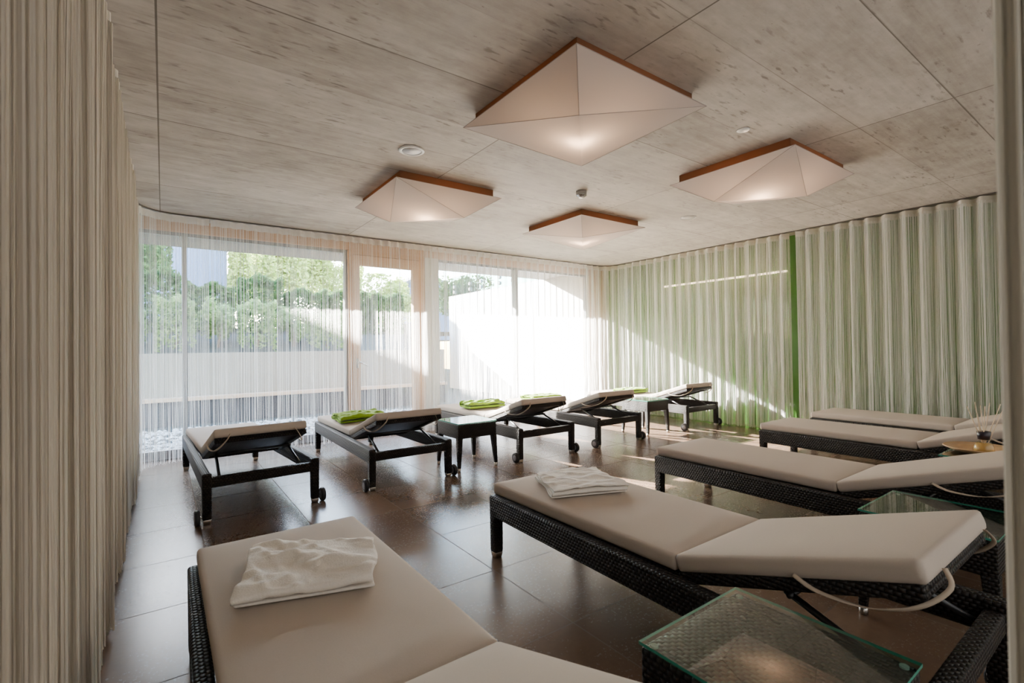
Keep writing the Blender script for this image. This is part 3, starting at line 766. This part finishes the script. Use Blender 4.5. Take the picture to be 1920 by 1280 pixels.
def house(loc, x0, x1, dy, eave, ridge_x, ridge_z, label):
    root = empty('house', loc); bm = NB()
    sl = .47; zr = ridge_z
    prof = [(x0, 0), (x1, 0), (x1, zr-(x1-ridge_x)*sl), (ridge_x, zr), (x0, zr-(ridge_x-x0)*sl)]
    a = [bm.verts.new((x, 0, z)) for x, z in prof]; b_ = [bm.verts.new((x, dy, z)) for x, z in prof]
    bm.faces.new(a); bm.faces.new(b_[::-1])
    for i in range(5): bm.faces.new((a[i], a[(i+1) % 5], b_[(i+1) % 5], b_[i]))
    obj('wall', bm, HOUSEM, root)
    bm = NB(); ov = .1
    for s, xe in ((1, x1+ov), (-1, x0-ov)):
        ze = zr-abs(xe-ridge_x)*sl
        hexa(bm, [(ridge_x, -.4, zr), (xe, -.4, ze), (xe, dy+.4, ze), (ridge_x, dy+.4, zr)], [(ridge_x, -.4, zr+.18), (xe, -.4, ze+.18), (xe, dy+.4, ze+.18), (ridge_x, dy+.4, zr+.18)])
    obj('roof', bm, ROOFM, root)
    return tag(root, label, 'house')
house((0, 20.0, 1.8), -14., 1.87, 8, 0, -8.0, 7.82, 'pale blue-grey house wall beyond the hedge in the left window')  # unseen gable shaped so its shadow edge slants across the curtains
house((0, 30.0, 1.8), 10.6, 19.0, 8, 0, 14.5, 4.4, 'dark bluish house beyond the hedge seen through the glazed door')

# ------------------------------------------------------------------ light
w = bpy.data.worlds.new('sky'); scn.world = w; w.use_nodes = True; N = w.node_tree.nodes; Lk = w.node_tree.links
sk = N.new('ShaderNodeTexSky'); sk.sky_type = 'NISHITA'; sk.sun_disc = False; sk.sun_elevation = math.radians(22.6); sk.sun_rotation = math.radians(-20)
sk.air_density = 1.2; sk.dust_density = .8
bg = N['Background']; Lk.new(sk.outputs[0], bg.inputs[0]); bg.inputs[1].default_value = 4.5

sd_ = Vector((.37, -1., -.455)).normalized()
sun = bpy.data.lights.new('sun', 'SUN'); sun.energy = 190.; sun.angle = math.radians(.55); sun.color = (1., .95, .88)
so = bpy.data.objects.new('sun', sun); C.objects.link(so); so.rotation_euler = sd_.to_track_quat('-Z', 'Y').to_euler(); so.location = (-2, 12, 8)

# added fill light at the plain wall behind the camera, lifts the foreground
def area(name, loc, rot, sx, sy, watts, col):
    l = bpy.data.lights.new(name, 'AREA'); l.shape = 'RECTANGLE'; l.size = sx; l.size_y = sy; l.energy = watts; l.color = col
    o = bpy.data.objects.new(name, l); C.objects.link(o); o.location = loc; o.rotation_euler = rot; return o
area('added_front_fill', (3.4, YF+.03, 1.55), (math.radians(90), 0, 0), 7.4, 2.2, 36., (.97, .98, 1.))

pt = area('window_portal', (3.1, YB+.2, 1.35), (math.radians(-90), 0, 0), 7.6, 2.5, 1., (1, 1, 1)); pt.data.cycles.is_portal = True
# ------------------------------------------------------------------ camera
cam = bpy.data.cameras.new('camera'); co = bpy.data.objects.new('camera', cam); C.objects.link(co)
f = 908.52; a, p, r_ = math.radians(35.7616), math.radians(.6530), math.radians(-.78604)
fw = Vector((math.sin(a)*math.cos(p), math.cos(a)*math.cos(p), math.sin(p))); rt = Vector((math.cos(a), -math.sin(a), 0)); up = rt.cross(fw)
R = math.cos(r_)*rt+math.sin(r_)*up; U = -math.sin(r_)*rt+math.cos(r_)*up
co.matrix_world = Matrix(((R.x, U.x, -fw.x, 0), (R.y, U.y, -fw.y, 0), (R.z, U.z, -fw.z, 1.25), (0, 0, 0, 1)))
cam.sensor_fit = 'HORIZONTAL'; cam.sensor_width = 36; cam.lens = f/1920*36; cam.clip_start = .02; cam.clip_end = 200
cam.dof.use_dof = True; cam.dof.focus_distance = 4.0; cam.dof.aperture_fstop = 5.6
scn.camera = co

cy = scn.cycles
cy.use_denoising = True
cy.max_bounces = 12; cy.diffuse_bounces = 6; cy.glossy_bounces = 4; cy.transmission_bounces = 8; cy.transparent_max_bounces = 24
cy.caustics_reflective = False; cy.caustics_refractive = False; cy.sample_clamp_indirect = 5.
cy.use_guiding = True; cy.use_surface_guiding = True; cy.guiding_training_samples = 64
scn.view_settings.view_transform = 'AgX'
scn.view_settings.look = 'None'
scn.view_settings.exposure = .60
